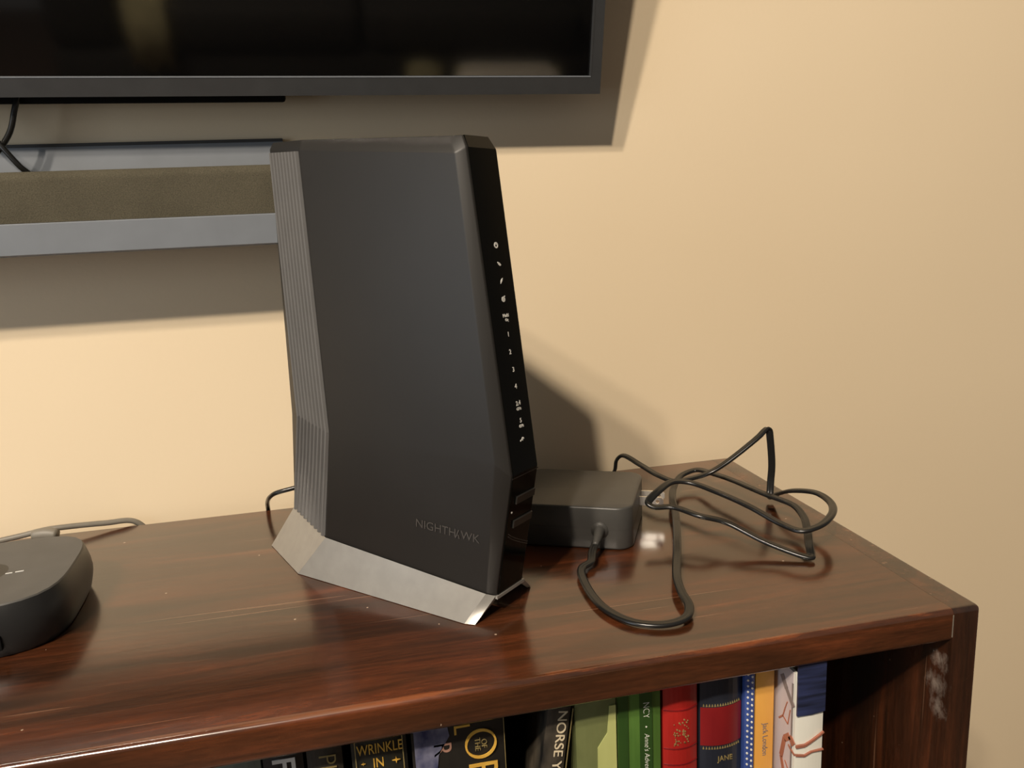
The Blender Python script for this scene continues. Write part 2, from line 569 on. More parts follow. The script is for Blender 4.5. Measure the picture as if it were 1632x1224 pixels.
# nodes: rear L, rib/side M, side/bevel B, bevel/front F; levels bottom, kink, shoulder, top
nodes = {
    'L': [(-0.0492, 0.0145, 0.0276), (-0.0209, 0.0034, 0.1012), (-0.0205, 0.0033, 0.2690), (-0.0203, 0.0060, 0.2732)],
    'K': [(-0.0502, 0.0150, 0.0274), (-0.0325, 0.0078, 0.0995), (-0.0222, 0.0046, 0.2690), (-0.0210, 0.0068, 0.2732)],
    'M': [(0.0119, -0.0095, 0.0260), (0.0255, -0.0095, 0.0972), (0.0226, -0.0095, 0.2640), (0.0209, -0.0060, 0.2700)],
    'B': [(0.1339, 0.0, 0.0144), (0.1446, 0.0, 0.0921), (0.1300, 0.0, 0.2535), (0.1232, 0.004, 0.2625)],
    'F': [(0.1378, 0.004, 0.0124), (0.1525, 0.004, 0.0851), (0.1344, 0.004, 0.2560), (0.1308, 0.0055, 0.2622)],
}
order = [('K', 0), ('L', 0), ('M', 0), ('B', 0), ('F', 0), ('F', 1), ('B', 1), ('M', 1), ('L', 1), ('K', 1)]
verts, faces = [], []
for lv in range(4):
    for nm, far in order:
        verts.append(L_(nodes[nm][lv], far))
for lv in range(3):
    for j in range(10):
        j2 = (j + 1) % 10
        faces.append((lv * 10 + j, lv * 10 + j2, lv * 10 + 10 + j2, lv * 10 + 10 + j))
faces += [tuple(range(10)), tuple(range(30, 40))]
me_o = mesh_obj('body_shell', verts, faces, 'black', rt)
bmm = bmesh.new(); bmm.from_mesh(me_o.data)
bmesh.ops.bevel(bmm, geom=[e for e in bmm.edges], offset=0.0007, segments=2, profile=0.5, affect='EDGES')
bmm.to_mesh(me_o.data); bmm.free()
for p in me_o.data.polygons: p.use_smooth = True
me_o.data.set_sharp_from_angle(angle=math.radians(28))
# glossy front panel, a slab standing 0.4 mm proud of the shell
pv, pf = [], []
front = []
for lv in range(4):
    a, b = L_(nodes['F'][lv]), L_(nodes['F'][lv], True)
    front.append((a, b))
def off(i): return Vector((0.0005, 0, 0.0002 if i == 3 else 0))
for i, (a, b) in enumerate(front):
    ins = Vector((0, 0.0012, 0))
    pv += [a + off(i) + ins, b + off(i) - ins, a - Vector((0.001, 0, 0)) + ins, b - Vector((0.001, 0, 0)) - ins]
for i in range(3):
    k, n2 = i * 4, i * 4 + 4
    pf += [(k, k + 1, n2 + 1, n2), (k + 2, n2 + 2, n2 + 3, k + 3), (k, n2, n2 + 2, k + 2), (k + 1, k + 3, n2 + 3, n2 + 1)]
pf += [(0, 2, 3, 1), (12, 13, 15, 14)]
mesh_obj('front_panel', pv, pf, 'gloss', rt)

# ribs on both angled rear sides
def rib_face(far):
    n = 9
    for k in range(n):
        t0, t1 = (k + 0.20) / n, (k + 0.86) / n
        v = []
        for lv in range(3):
            l, m_ = L_(nodes['L'][lv], far), L_(nodes['M'][lv], far)
            l = m_ + (l - m_) * 0.985
            m_ = l + (m_ - l) * 0.985
            if lv == 2:
                l = l - Vector((0, 0, 0.0022)); m_ = m_ - Vector((0, 0, 0.0006))
            if lv == 0:
                l = l + Vector((0, 0, 0.0006)); m_ = m_ + Vector((0, 0, 0.0006))
            d = (m_ - l); d.z = 0; d.normalize()
            nrm = Vector((d.y, -d.x, 0))
            if far: nrm = -nrm
            h = 0.0021
            for t, hh in ((t0, -0.0004), (t0 + (t1 - t0) * 0.22, h * 0.8), (t0 + (t1 - t0) * 0.5, h), (t0 + (t1 - t0) * 0.78, h * 0.8), (t1, -0.0004)):
                v.append(l + (m_ - l) * t + nrm * hh)
        f = []
        for lv in range(2):
            for j in range(5):
                j2 = (j + 1) % 5
                f.append((lv * 5 + j, lv * 5 + j2, lv * 5 + 5 + j2, lv * 5 + 5 + j))
        f += [(0, 1, 2, 3, 4), (10, 11, 12, 13, 14)]
        mesh_obj('rib', v, f, 'rib', rt)
rib_face(False)
rib_face(True)

# stand: sloping skirt, mirrored on the far side, with real thickness
bl = [(-0.063, 0.0014, 0.0004), (-0.0082, -0.0191, 0.0004), (0.1272, -0.0126, 0.0004), (0.1332, -0.0106, 0.0004)]
tl = [nodes['L'][0], nodes['M'][0], nodes['B'][0], nodes['F'][0]]
tl = [(p[0], p[1] - 0.0006, p[2] + 0.0004) for p in tl]
sv, sf = [], []
for far in (False, True):
    base = len(sv)
    for a in bl: sv.append(L_(a, far))
    for a in tl: sv.append(L_(a, far))
    # inner copies (sheet thickness)
    for a in bl: sv.append(L_((a[0] - 0.0008, a[1] + 0.0026, a[2]), far))
    for a in tl: sv.append(L_((a[0] - 0.0008, a[1] + 0.0016, a[2] - 0.0022), far))
    for j in range(3):
        b = base
        sf += [(b + 8 + j, b + 12 + j, b + 13 + j, b + 9 + j),
               (b + j, b + 8 + j, b + 9 + j, b + j + 1), (b + 4 + j, b + 5 + j, b + 13 + j, b + 12 + j)]
    sf += [(b, b + 4, b + 12, b + 8), (b + 3, b + 11, b + 15, b + 7)]
# outer skirt panels as smooth ruled patches
for far in (False, True):
    for j in range(3):
        c00, c10, c01, c11 = L_(bl[j], far), L_(bl[j + 1], far), L_(tl[j], far), L_(tl[j + 1], far)
        g0, nu, nw = len(sv), 8, 4
        for p_ in range(nw + 1):
            for q_ in range(nu + 1):
                a_, b_ = q_ / nu, p_ / nw
                sv.append(c00 * (1 - a_) * (1 - b_) + c10 * a_ * (1 - b_) + c01 * (1 - a_) * b_ + c11 * a_ * b_)
        for p_ in range(nw):
            for q_ in range(nu):
                k0 = g0 + p_ * (nu + 1) + q_
                sf.append((k0, k0 + 1, k0 + nu + 2, k0 + nu + 1))
st = mesh_obj('stand', sv, sf, 'stand', rt, True)
st.data.set_sharp_from_angle(angle=math.radians(14))
# rim joining the two skirts under the front panel and at the rear
a, b = L_(tl[3]), L_(tl[3], True)
dz = Vector((0, 0, 0.0018))
bk_ = Vector((-0.02, 0, 0.0008))
tp = Vector((0.0012, 0, 0))
mesh_obj('stand_front_rim', [a + tp, b + tp, b + bk_, a + bk_, a + tp - dz, b + tp - dz, b + bk_ - dz, a + bk_ - dz],
         [(0, 1, 2, 3), (4, 7, 6, 5), (0, 4, 5, 1), (2, 6, 7, 3), (0, 3, 7, 4), (1, 5, 6, 2)], 'stand', rt)

# front panel print, buttons and seams
fk, ft, fb_ = front[1], front[2], front[0]
up_hi = (ft[0] - fk[0]).normalized()
up_lo = (fk[0] - fb_[0]).normalized()
ACR = Vector((0, 1, 0))
n_hi = ACR.cross(up_hi).normalized()
n_lo = ACR.cross(up_lo).normalized()
def on_hi(v, z, d=0.0006):
    t = (z - fk[0].z) / (ft[0].z - fk[0].z)
    p = fk[0] + (ft[0] - fk[0]) * t
    return Vector((p.x, v - 0.0165, p.z)) + n_hi * d
def on_lo(v, z, d=0.0006):
    t = (z - fb_[0].z) / (fk[0].z - fb_[0].z)
    p = fb_[0] + (fk[0] - fb_[0]) * t
    return Vector((p.x, v - 0.0165, p.z)) + n_lo * d
def flat_poly(name, polys, center, x, y, mat, parent, depth=0.00012):
    """polys: list of 2d outlines extruded a hair"""
    v, f = [], []
    nz = x.cross(y).normalized()
    for pl in polys:
        k, b0 = len(pl), len(v)
        for (a_, b_) in pl: v.append(center + x * a_ + y * b_ - nz * 0.0002)
        for (a_, b_) in pl: v.append(center + x * a_ + y * b_ + nz * depth)
        f += [(b0 + i, b0 + (i + 1) % k, b0 + k + (i + 1) % k, b0 + k + i) for i in range(k)]
        f += [tuple(b0 + i for i in range(k)), tuple(b0 + k + i for i in range(k))]
    return mesh_obj(name, v, f, mat, parent)
def ring_polys(r0, r1, a0, a1, n=14):
    out = []
    for i in range(n):
        t, t2 = math.radians(a0 + (a1 - a0) * i / n), math.radians(a0 + (a1 - a0) * (i + 1) / n)
        out.append([(r0 * math.cos(t), r0 * math.sin(t)), (r1 * math.cos(t), r1 * math.sin(t)), (r1 * math.cos(t2), r1 * math.sin(t2)), (r0 * math.cos(t2), r0 * math.sin(t2))])
    return out
def bar2(x0, y0, x1, y1, wd):
    d = Vector((x1 - x0, y1 - y0)); n_ = Vector((-d.y, d.x)).normalized() * wd / 2
    return [(x0 + n_.x, y0 + n_.y), (x1 + n_.x, y1 + n_.y), (x1 - n_.x, y1 - n_.y), (x0 - n_.x, y0 - n_.y)]
U = 0.00085
flat_poly('power_icon', ring_polys(1.1 * U, 1.9 * U, 0, 360) + [bar2(0, 0.2 * U, 0, 1.2 * U, 0.6 * U)], on_hi(0.0168, 0.2065), ACR, up_hi, 'ink', rt)
flat_poly('link_icon', [bar2(-1.4 * U, 1.1 * U, 0.1 * U, -0.1 * U, 0.9 * U), bar2(0.0, 0.5 * U, 1.5 * U, -0.9 * U, 1.0 * U), bar2(-0.6 * U, -0.2 * U, 0.6 * U, -1.1 * U, 0.5 * U)], on_hi(0.0173, 0.1967), ACR, up_hi, 'ink', rt)
flat_poly('leaf_icon', [[(-1.2 * U, -1.6 * U), (-0.9 * U, 0.2 * U), (0.3 * U, 1.3 * U), (1.4 * U, 1.8 * U), (0.8 * U, 0.1 * U), (-0.2 * U, -0.8 * U)]], on_hi(0.0175, 0.1878), ACR, up_hi, 'ink', rt)
flat_poly('globe_icon', ring_polys(1.0 * U, 1.7 * U, 30, 390) + [bar2(-1.0 * U, 0, 1.0 * U, 0, 0.6 * U), bar2(0.6 * U, 1.0 * U, 1.9 * U, 1.9 * U, 0.5 * U), bar2(0.0, -0.9 * U, 0.0, 0.9 * U, 0.5 * U)], on_hi(0.0170, 0.1782), ACR, up_hi, 'ink', rt)
def pt(txt, v, z, s, hi=True, bold=0.00006):
    f = on_hi if hi else on_lo
    lettering('printed_' + 'character', txt, s, f(v, z, 0.0005), ACR, up_hi if hi else up_lo, 'ink', rt, bold=bold)
pt('Multi', 0.0172, 0.1696, 0.0026); pt('Gig', 0.0176, 0.1672, 0.0020)
pt('1', 0.0173, 0.1595, 0.0036); pt('2', 0.0169, 0.1501, 0.0036); pt('3', 0.0176, 0.1405, 0.0036); pt('4', 0.0178, 0.1313, 0.0036)
pt('2.4', 0.0179, 0.1221, 0.0034); pt('GHz', 0.0179, 0.1191, 0.0022)
pt('5', 0.0181, 0.1126, 0.0034); pt('GHz', 0.0181, 0.1096, 0.0022)
flat_poly('usb_icon', [bar2(-1.8 * U, -0.5 * U, 1.9 * U, 0.3 * U, 0.45 * U), bar2(-0.8 * U, -0.2 * U, 0.2 * U, 0.9 * U, 0.4 * U), bar2(0.2 * U, 0.9 * U, 0.9 * U, 1.0 * U, 0.7 * U), bar2(-0.2 * U, -0.2 * U, 0.5 * U, -0.9 * U, 0.4 * U), bar2(1.2 * U, 0.9 * U, 1.9 * U, 0.3 * U, 0.5 * U), [(-2.2 * U, -1.0 * U), (-1.3 * U, -0.9 * U), (-1.3 * U, -0.0 * U), (-2.2 * U, -0.1 * U)]], on_hi(0.0171, 0.1024), ACR, up_hi, 'ink', rt)
def button(z, hgt):
    c_ = on_lo(0.0190, z, 0.0)
    hw = 0.0088
    bt = flat_poly('button', [[(-hw, -hgt / 2), (hw, -hgt / 2), (hw, hgt / 2), (-hw, hgt / 2)]], c_, ACR, up_lo, 'button', rt, depth=0.0013)
    e = 0.00045
    flat_poly('button_edge', [[(-hw, hgt / 2 - e), (hw, hgt / 2 - e), (hw, hgt / 2), (-hw, hgt / 2)], [(-hw, -hgt / 2), (-hw + e * 1.6, -hgt / 2), (-hw + e * 1.6, hgt / 2), (-hw, hgt / 2)]],
              c_ + n_lo * 0.0013, ACR, up_lo, 'groove', bt, depth=0.00012)
button(0.0696, 0.0045)
button(0.0552, 0.0045)
flat_poly('indicator_dot', ring_polys(0, 0.0006, 0, 360, 8), on_lo(0.0079, 0.0630), ACR, up_lo, 'ink', rt)
def curve_line(z0, z1):
    pl = []
    for i in range(8):
        def P(t):
            vv_ = 0.0075 + (0.0285 - 0.0075) * t
            zz = z0 + (z1 - z0) * (t ** 0.85)
            return (vv_ - 0.0165, zz - 0.05)
        a_, b_ = P(i / 8), P((i + 1) / 8)
        pl.append(bar2(*a_, *b_, 0.0004))
    flat_poly('curved_line', pl, on_lo(0.0165, 0.05, 0.0006), ACR, up_lo, 'groove', rt)
curve_line(0.0500, 0.0375)
curve_line(0.0484, 0.0360)
flat_poly('panel_seam', [[(-0.0120, -0.0003), (0.0125, -0.0003), (0.0125, 0.0003), (-0.0120, 0.0003)]], on_lo(0.0165, 0.0835, 0.0004), ACR, up_lo, 'button', rt)

# wordmark on the broad near side
WN = -RV
def side_pt(u, z): return Vector((u - 0.05, -0.0165 - 0.0095 * (0.140 - u) / 0.1165 - 0.0001, z))
tx, ty = (side_pt(0.1310, 0.0468) - side_pt(0.0872, 0.0492)).normalized(), Vector((0.10, 0, 1)).normalized()
lettering('wordmark', 'NIGHTH', 0.0072, side_pt(0.0872, 0.0492), tx, ty, 'logo', rt, 'LEFT', sx=1.06)
flat_poly('wordmark_slash', [[(-0.0014, -0.0026), (-0.0006, -0.0026), (0.0016, 0.0026), (0.0008, 0.0026)], [(0.0012, -0.0026), (0.0020, -0.0026), (0.0014, -0.0004), (0.0006, -0.0004)]], side_pt(0.1168, 0.0476), tx, ty, 'logo', rt, depth=0.0003)
lettering('wordmark', 'WK', 0.0072, side_pt(0.1192, 0.0474), tx, ty, 'logo', rt, 'LEFT', sx=1.06)

# cord leaving the back of the router
rc = sweep('cord', [(-0.372, -0.030, 0.0275), (-0.380, -0.030, 0.0262), (-0.3935, -0.028, 0.0232), (-0.3985, -0.022, 0.019), (-0.4035, -0.005, 0.0085), (-0.4050, 0.006, -0.002), (-0.4050, 0.0075, -0.03), (-0.4045, 0.0075, -0.10)],
           ring(0.0017), 'cord', flat=False)
tag(rc, 'short black cord curving from behind the router down the bookcase back edge', 'cord')

# ------------------------------------------------------------------ power adapter
AA = math.radians(-27.0)
E1, E2 = Vector((math.cos(AA), math.sin(AA), 0)), Vector((-math.sin(AA), math.cos(AA), 0))
ac = E1 * ((-0.150 - 0.0640) / 2) + E2 * ((-0.2180 - 0.1400) / 2)
ad = empty('power_adapter', ac, AA, 'square black plug-in power adapter lying beside the router', 'power adapter')
hx, hy, hz = 0.043, 0.039, 0.0300
def rounded_slab(hx, hy, z0, z1, r, name, mat, parent, top_bev=0.0014, seg=7, cx=0, cy=0):
    bm = bmesh.new()
    pts = []
    for (sx, sy, a0) in ((1, 1, 0), (-1, 1, 90), (-1, -1, 180), (1, -1, 270)):
        for i in range(seg + 1):
            a = math.radians(a0 + 90 * i / seg)
            pts.append((cx + sx * (hx - r) + r * math.cos(a), cy + sy * (hy - r) + r * math.sin(a)))
    f = bm.faces.new([bm.verts.new((x, y, z0)) for x, y in pts])
    ex = bmesh.ops.extrude_face_region(bm, geom=[f])
    vs2 = [g for g in ex['geom'] if isinstance(g, bmesh.types.BMVert)]
    bmesh.ops.translate(bm, verts=vs2, vec=(0, 0, z1 - z0))
    if top_bev:
        es = [e for e in bm.edges if abs(e.verts[0].co.z - e.verts[1].co.z) < 1e-6]
        bmesh.ops.bevel(bm, geom=es, offset=top_bev, segments=2, profile=0.5, affect='EDGES')
    return bm_obj(name, bm, mat, parent, True, math.radians(50))
rounded_slab(hx, hy, 0.0003, hz, 0.011, 'casing', 'adapter', ad)
rounded_slab(hx + 0.00008, hy + 0.00008, 0.0146, 0.0150, 0.011, 'casing_seam', 'groove', ad, 0)
def blade(y):
    x0, x1, zc, hw, th = hx - 0.002, hx + 0.0170, 0.0180, 0.0032, 0.0008
    # outline with a round hole near the tip, bridged into one loop per side
    outl = [(x0, -hw), (x1 - 0.0016, -hw), (x1, -hw + 0.0016), (x1, hw - 0.0016), (x1 - 0.0016, hw), (x0, hw)]
    bm = bmesh.new()
    vo = [bm.verts.new((a, y - th, zc + b)) for a, b in outl]
    hc = x1 - 0.0042
    vh = [bm.verts.new((hc + 0.0015 * math.cos(t * math.pi / 4), y - th, zc + 0.0015 * math.sin(t * math.pi / 4))) for t in range(8)]
    eds = [bm.edges.new((vo[i], vo[(i + 1) % 6])) for i in range(6)] + [bm.edges.new((vh[i], vh[(i + 1) % 8])) for i in range(8)]
    bmesh.ops.triangle_fill(bm, use_beauty=True, use_dissolve=False, edges=eds)
    fs = [f for f in bm.faces]
    ex = bmesh.ops.extrude_face_region(bm, geom=fs)
    bmesh.ops.translate(bm, verts=[g for g in ex['geom'] if isinstance(g, bmesh.types.BMVert)], vec=(0, 2 * th, 0))
    o = bm_obj('plug_blade', bm, 'metal', ad)
    o['label'] = 'shiny metal plug blade with a hole'
blade(0.0100)
blade(-0.0027 + 0.0127 + 0.0127)
# strain relief on the front face
def a_local(p):
    d = Vector(p) - ac
    return Vector((d.dot(E1), d.dot(E2), d.z))
sr0 = Vector((0.0215, -hy + 0.001, 0.0140))
sweep('strain_relief', [sr0, sr0 + Vector((0.0, -0.004, -0.0003)), sr0 + Vector((0.0, -0.010, -0.0016)), sr0 + Vector((-0.0006, -0.0165, -0.0042))],
      ring(0.0048, 14), 'adapter', ad, 6, scales=lambda t: 1.0 if t < 0.12 else (0.86 - 0.42 * t), flat=False)
sweep('collar_ring', [sr0, sr0 + Vector((0, -0.0018, 0))], ring(0.0058, 16), 'adapter', ad, 2, flat=False)

# long flat two-wire cord, tangled on the bookcase top
sr_w = lambda v: ac + E1 * v.x + E2 * v.y + Vector((0, 0, v.z))
c0 = sr_w(sr0 + Vector((-0.0003, -0.0135, -0.0030)))
c1 = sr_w(sr0 + Vector((-0.0018, -0.0215, -0.0065)))
path = [tuple(c0), tuple(c1), (-0.1900, -0.1815, 0.0048), (-0.1975, -0.1869, 0.004), (-0.2016, -0.21, 0.003), (-0.1996, -0.2388, 0.0028), (-0.1898, -0.2572, 0.0028), (-0.1748, -0.2645, 0.003), (-0.162, -0.2626, 0.004), (-0.1556, -0.2526, 0.005), (-0.1539, -0.2395, 0.006), (-0.1500, -0.2240, 0.0070), (-0.1426, -0.2061, 0.007), (-0.1307, -0.1802, 0.007), (-0.1081, -0.1255, 0.008), (-0.101, -0.1047, 0.008), (-0.0888, -0.0791, 0.009), (-0.0733, -0.0599, 0.011), (-0.0596, -0.0576, 0.013), (-0.0546, -0.081, 0.016), (-0.0499, -0.102, 0.017), (-0.0447, -0.138, 0.018), (-0.0351, -0.1599, 0.016), (-0.0369, -0.1751, 0.014), (-0.0428, -0.189, 0.012), (-0.0511, -0.2051, 0.0065), (-0.0540, -0.2118, 0.0034), (-0.0552, -0.2134, 0.003), (-0.0575, -0.2126, 0.003), (-0.0751, -0.1956, 0.008), (-0.0943, -0.1754, 0.017), (-0.1097, -0.1691, 0.021), (-0.122, -0.1532, 0.023), (-0.1339, -0.149, 0.023), (-0.1368, -0.146, 0.025), (-0.1257, -0.1394, 0.031), (-0.1126, -0.1319, 0.033), (-0.1009, -0.1345, 0.032), (-0.0884, -0.1508, 0.029), (-0.0759, -0.1747, 0.025), (-0.0647, -0.1941, 0.019), (-0.0578, -0.206, 0.018), (-0.0467, -0.2072, 0.02), (-0.0293, -0.1958, 0.022), (-0.0176, -0.1764, 0.022), (-0.0164, -0.157, 0.022), (-0.0238, -0.1413, 0.019), (-0.0254, -0.1242, 0.011), (-0.0241, -0.1115, 0.004), (-0.0219, -0.1075, 0.0135), (-0.0212, -0.1075, 0.028), (-0.0230, -0.1074, 0.0490), (-0.0240, -0.1072, 0.0555), (-0.0254, -0.1070, 0.0570), (-0.0275, -0.1074, 0.0562), (-0.0335, -0.1089, 0.052), (-0.06, -0.1081, 0.034), (-0.0728, -0.1063, 0.027), (-0.0839, -0.0974, 0.021), (-0.0934, -0.0909, 0.018), (-0.1019, -0.0781, 0.02), (-0.1071, -0.0555, 0.022), (-0.1163, -0.0384, 0.026), (-0.1205, -0.0361, 0.022), (-0.1225, -0.0350, 0.012), (-0.1300, -0.0300, 0.004), (-0.160, -0.018, 0.003), (-0.2, -0.012, 0.003)]
pc = sweep('cord', [a_local(p) for p in path], zip_section(0.00140), 'cord', ad, n=7)
pc['label'] = 'tangled flat black two-wire cord'

# ------------------------------------------------------------------ round-cornered device at the left
pk = empty('streaming_box', (-0.5530, -0.1420, 0), math.radians(4), 'low charcoal round-cornered electronic box at the left end of the bookcase top', 'electronic box')
def sq(n_, hx_, hy_, k=48):
    out = []
    for i in range(k):
        a = 2 * math.pi * i / k
        c_, s_ = math.cos(a), math.sin(a)
        r = (abs(c_) ** n_ + abs(s_) ** n_) ** (-1 / n_)
        out.append((hx_ * r * c_, hy_ * r * s_))
    return out
def loft(name, rows, mat, parent, cap0=True, cap1=True):
    v, f = [], []
    k = 48
    for s, z, n_ in rows:
        v += [(x, y, z + 0.000 * y) for x, y in sq(n_, 0.0555 * s, 0.0545 * s)]
    for i in range(len(rows) - 1):
        for j in range(k):
            j2 = (j + 1) % k
            f.append((i * k + j, i * k + j2, (i + 1) * k + j2, (i + 1) * k + j))
    if cap0: f.append(tuple(range(k)))
    if cap1: f.append(tuple(range((len(rows) - 1) * k, len(rows) * k)))
    o = mesh_obj(name, v, f, mat, parent, True)
    o.data.set_sharp_from_angle(angle=math.radians(35))
    return o
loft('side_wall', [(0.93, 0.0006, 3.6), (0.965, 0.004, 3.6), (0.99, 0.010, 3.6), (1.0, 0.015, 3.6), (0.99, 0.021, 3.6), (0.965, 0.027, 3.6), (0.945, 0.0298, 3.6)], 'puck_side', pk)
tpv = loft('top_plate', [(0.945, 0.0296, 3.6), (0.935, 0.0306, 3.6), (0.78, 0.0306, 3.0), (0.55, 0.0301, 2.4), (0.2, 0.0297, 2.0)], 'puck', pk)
mk = Vector((0.0235, -0.0035, 0.0302))
flat_poly('printed_mark', [[(-0.0022, -0.0004), (0.0022, -0.0004), (0.0022, 0.0004), (-0.0022, 0.0004)], [(-0.0072, -0.0004), (-0.0036, -0.0004), (-0.0036, 0.0004), (-0.0072, 0.0004)]], mk, Vector((1, 0.1, 0)).normalized(), Vector((-0.1, 1, 0)).normalized(), 'ink', pk)
box('port_slot', (0.0165, 0.0265, -0.0546, -0.050, 0.006, 0.0145), 'tv_back', pk, 0.0008)

# cables behind it
gc = sweep('grey_cable', [(-0.600, -0.012, 0.004), (-0.580, -0.010, 0.006), (-0.563, -0.010, 0.0085), (-0.545, -0.006, 0.0075), (-0.525, 0.000, 0.005), (-0.507, 0.006, 0.002), (-0.498, 0.0085, -0.010), (-0.497, 0.0085, -0.05)],
           ring(0.0021), 'greycable', flat=False)
tag(gc, 'grey cable lying along the back edge behind the charcoal box', 'cable')
gp_ = sweep('cable_plug', [(-0.571, -0.0155, 0.0072), (-0.562, -0.0155, 0.0072), (-0.554, -0.0165, 0.006)], ring(0.0056, 12), 'greycable', n=5, scales=lambda t: 0.7 + 0.6 * t * (1 - t), flat=False)
tag(gp_, 'small grey cable plug just behind the charcoal box', 'plug')
kc = sweep('black_cable', [(-0.615, -0.034, 0.003), (-0.600, -0.030, 0.0045), (-0.585, -0.026, 0.0055), (-0.565, -0.026, 0.004), (-0.548, -0.028, 0.003), (-0.536, -0.036, 0.003), (-0.534, -0.0465, 0.006), (-0.534, -0.080, 0.010)],
           ring(0.0020), 'cord', flat=False)
tag(kc, 'thin black cable lying behind the charcoal box', 'cable')

# ------------------------------------------------------------------ books
def cover_mat(name, build):
    mt, nt, b = new_mat(name)
    c = build(nt, b)
    nt.links.new(c, b.inputs['Base Color'])
    return mt
def cloth_cover(key, c1, c2, rough=0.5, sc=(40, 40, 12)):
    mt, nt, b = new_mat(key)
    f = noise(nt, coords(nt, sc), 1.0, 4)
    nt.links.new(ramp(nt, f, [(0.35, c1), (0.65, c2)]), b.inputs['Base Color'])
    b.inputs['Roughness'].default_value = rough
    M[key] = mt
cloth_cover('bk_teal', s2l(92, 104, 98), s2l(128, 136, 126))
cloth_cover('bk_grey', s2l(38, 37, 36), s2l(52, 50, 48))
cloth_cover('bk_charcoal', s2l(46, 43, 38), s2l(60, 56, 49))
cloth_cover('bk_night', s2l(26, 27, 22), s2l(40, 40, 32))
cloth_cover('bk_black', s2l(24, 22, 19), s2l(36, 33, 28))
cloth_cover('bk_smoke', s2l(14, 13, 11), s2l(84, 76, 64), 0.55, (60, 60, 30))
cloth_cover('bk_olive', s2l(96, 102, 62), s2l(122, 128, 82), 0.5, (30, 30, 20))
cloth_cover('bk_pale', s2l(176, 180, 112), s2l(192, 196, 128), 0.5)
cloth_cover('bk_green', s2l(70, 104, 44), s2l(92, 128, 58), 0.35)
cloth_cover('bk_dkgreen', s2l(40, 66, 28), s2l(52, 82, 34), 0.35)
cloth_cover('bk_red', s2l(150, 30, 26), s2l(182, 42, 36), 0.32)
cloth_cover('bk_maroon', s2l(112, 20, 24), s2l(134, 28, 30), 0.35)
cloth_cover('bk_navy', s2l(30, 34, 44), s2l(44, 48, 58), 0.35)
cloth_cover('bk_blue', s2l(52, 74, 138), s2l(72, 94, 162), 0.4)
cloth_cover('bk_orange', s2l(218, 158, 74), s2l(232, 172, 84), 0.4)
cloth_cover('bk_white', s2l(222, 220, 208), s2l(232, 230, 220), 0.35)
cloth_cover('bk_white_shaded', s2l(190, 176, 178), s2l(206, 196, 194), 0.4)
cloth_cover('bk_deepblue', s2l(20, 24, 36), s2l(48, 56, 92), 0.4, (20, 20, 260))
cloth_cover('bk_galaxy', s2l(40, 46, 84), s2l(128, 128, 146), 0.4, (90, 90, 60))
cloth_cover('gold', s2l(196, 148, 58), s2l(226, 182, 82), 0.35)
cloth_cover('dullgold', s2l(128, 112, 70), s2l(156, 138, 90), 0.45)
cloth_cover('rosegold', s2l(150, 112, 96), s2l(170, 130, 112), 0.45)
cloth_cover('branch', s2l(150, 92, 74), s2l(186, 120, 92), 0.5)
cloth_cover('twig', s2l(120, 110, 108), s2l(140, 126, 122), 0.5)

BOOK_FRONT = -0.2700
def book(x0, x1, cover, label, y=BOOK_FRONT, top=-0.026, depth=0.17, lean=0.0, rounded=0.002, side=None):
    """spine toward the viewer; local origin at the spine's foot centre"""
    th = x1 - x0
    h = top - SHZ
    b = empty('book', ((x0 + x1) / 2, y, SHZ + 0.0003), 0, label, 'book', None)
    if lean:
        b.rotation_euler = (0, lean, 0)
    k = 8
    t = 0.0016
    prof = []
    for i in range(k + 1):
        s = -1 + 2 * i / k
        prof.append((s * th / 2, rounded * (s * s)))
    outer = [(-th / 2, depth)] + prof + [(th / 2, depth)]
    inner = [(-th / 2 + t, depth), (-th / 2 + t, t + rounded), (th / 2 - t, t + rounded), (th / 2 - t, depth)]
    v, f = [], []
    no, ni = len(outer), len(inner)
    for z in (0.0, h):
        v += [(x, y_, z) for x, y_ in outer] + [(x, y_, z) for x, y_ in inner]
    n_ = no + ni
    for i in range(no - 1): f.append((i, i + 1, n_ + i + 1, n_ + i))
    for i in range(ni - 1): f.append((no + i, n_ + no + i, n_ + no + i + 1, no + i + 1))
    f.append((0, n_, n_ + no, no)); f.append((no - 1, no + ni - 1, n_ + no + ni - 1, n_ + no - 1))
    for base in (0, n_):
        loop = [base + i for i in range(no)] + [base + no + i for i in range(ni - 1, -1, -1)]
        f.append(tuple(loop))
    cov = mesh_obj('cover', v, f, cover, b, False)
    box('page_block', (-th / 2 + t, th / 2 - t, rounded + t, depth - 0.004, 0.003, h - 0.003), 'pages', b)
    return b
def spine_xy(b, x, z):          # world x,z on an upright spine -> local
    return Vector((x - b.location.x, -0.0001, z - SHZ))
XR, ZU = Vector((1, 0, 0)), Vector((0, 0, 1))
def sp_band(b, name, th, z0, z1, mat, rounded, out=0.0003):
    """band that follows the rounded spine"""
    k, v, f = 8, [], []
    for z in (z0 - SHZ, z1 - SHZ):
        for i in range(k + 1):
            q = -1 + 2 * i / k
            v.append((q * th / 2, rounded * q * q - out, z))
        for i in range(k + 1):
            q = -1 + 2 * i / k
            v.append((q * th / 2, rounded * q * q + 0.0003, z))
    n_ = 2 * (k + 1)
    for i in range(k):
        f += [(i, i + 1, n_ + i + 1, n_ + i), (i, k + 1 + i, k + 2 + i, i + 1), (n_ + i, n_ + i + 1, n_ + k + 2 + i, n_ + k + 1 + i)]
    o = mesh_obj(name, v, f, mat, b, True)
    o.data.set_sharp_from_angle(angle=math.radians(30))
    return o
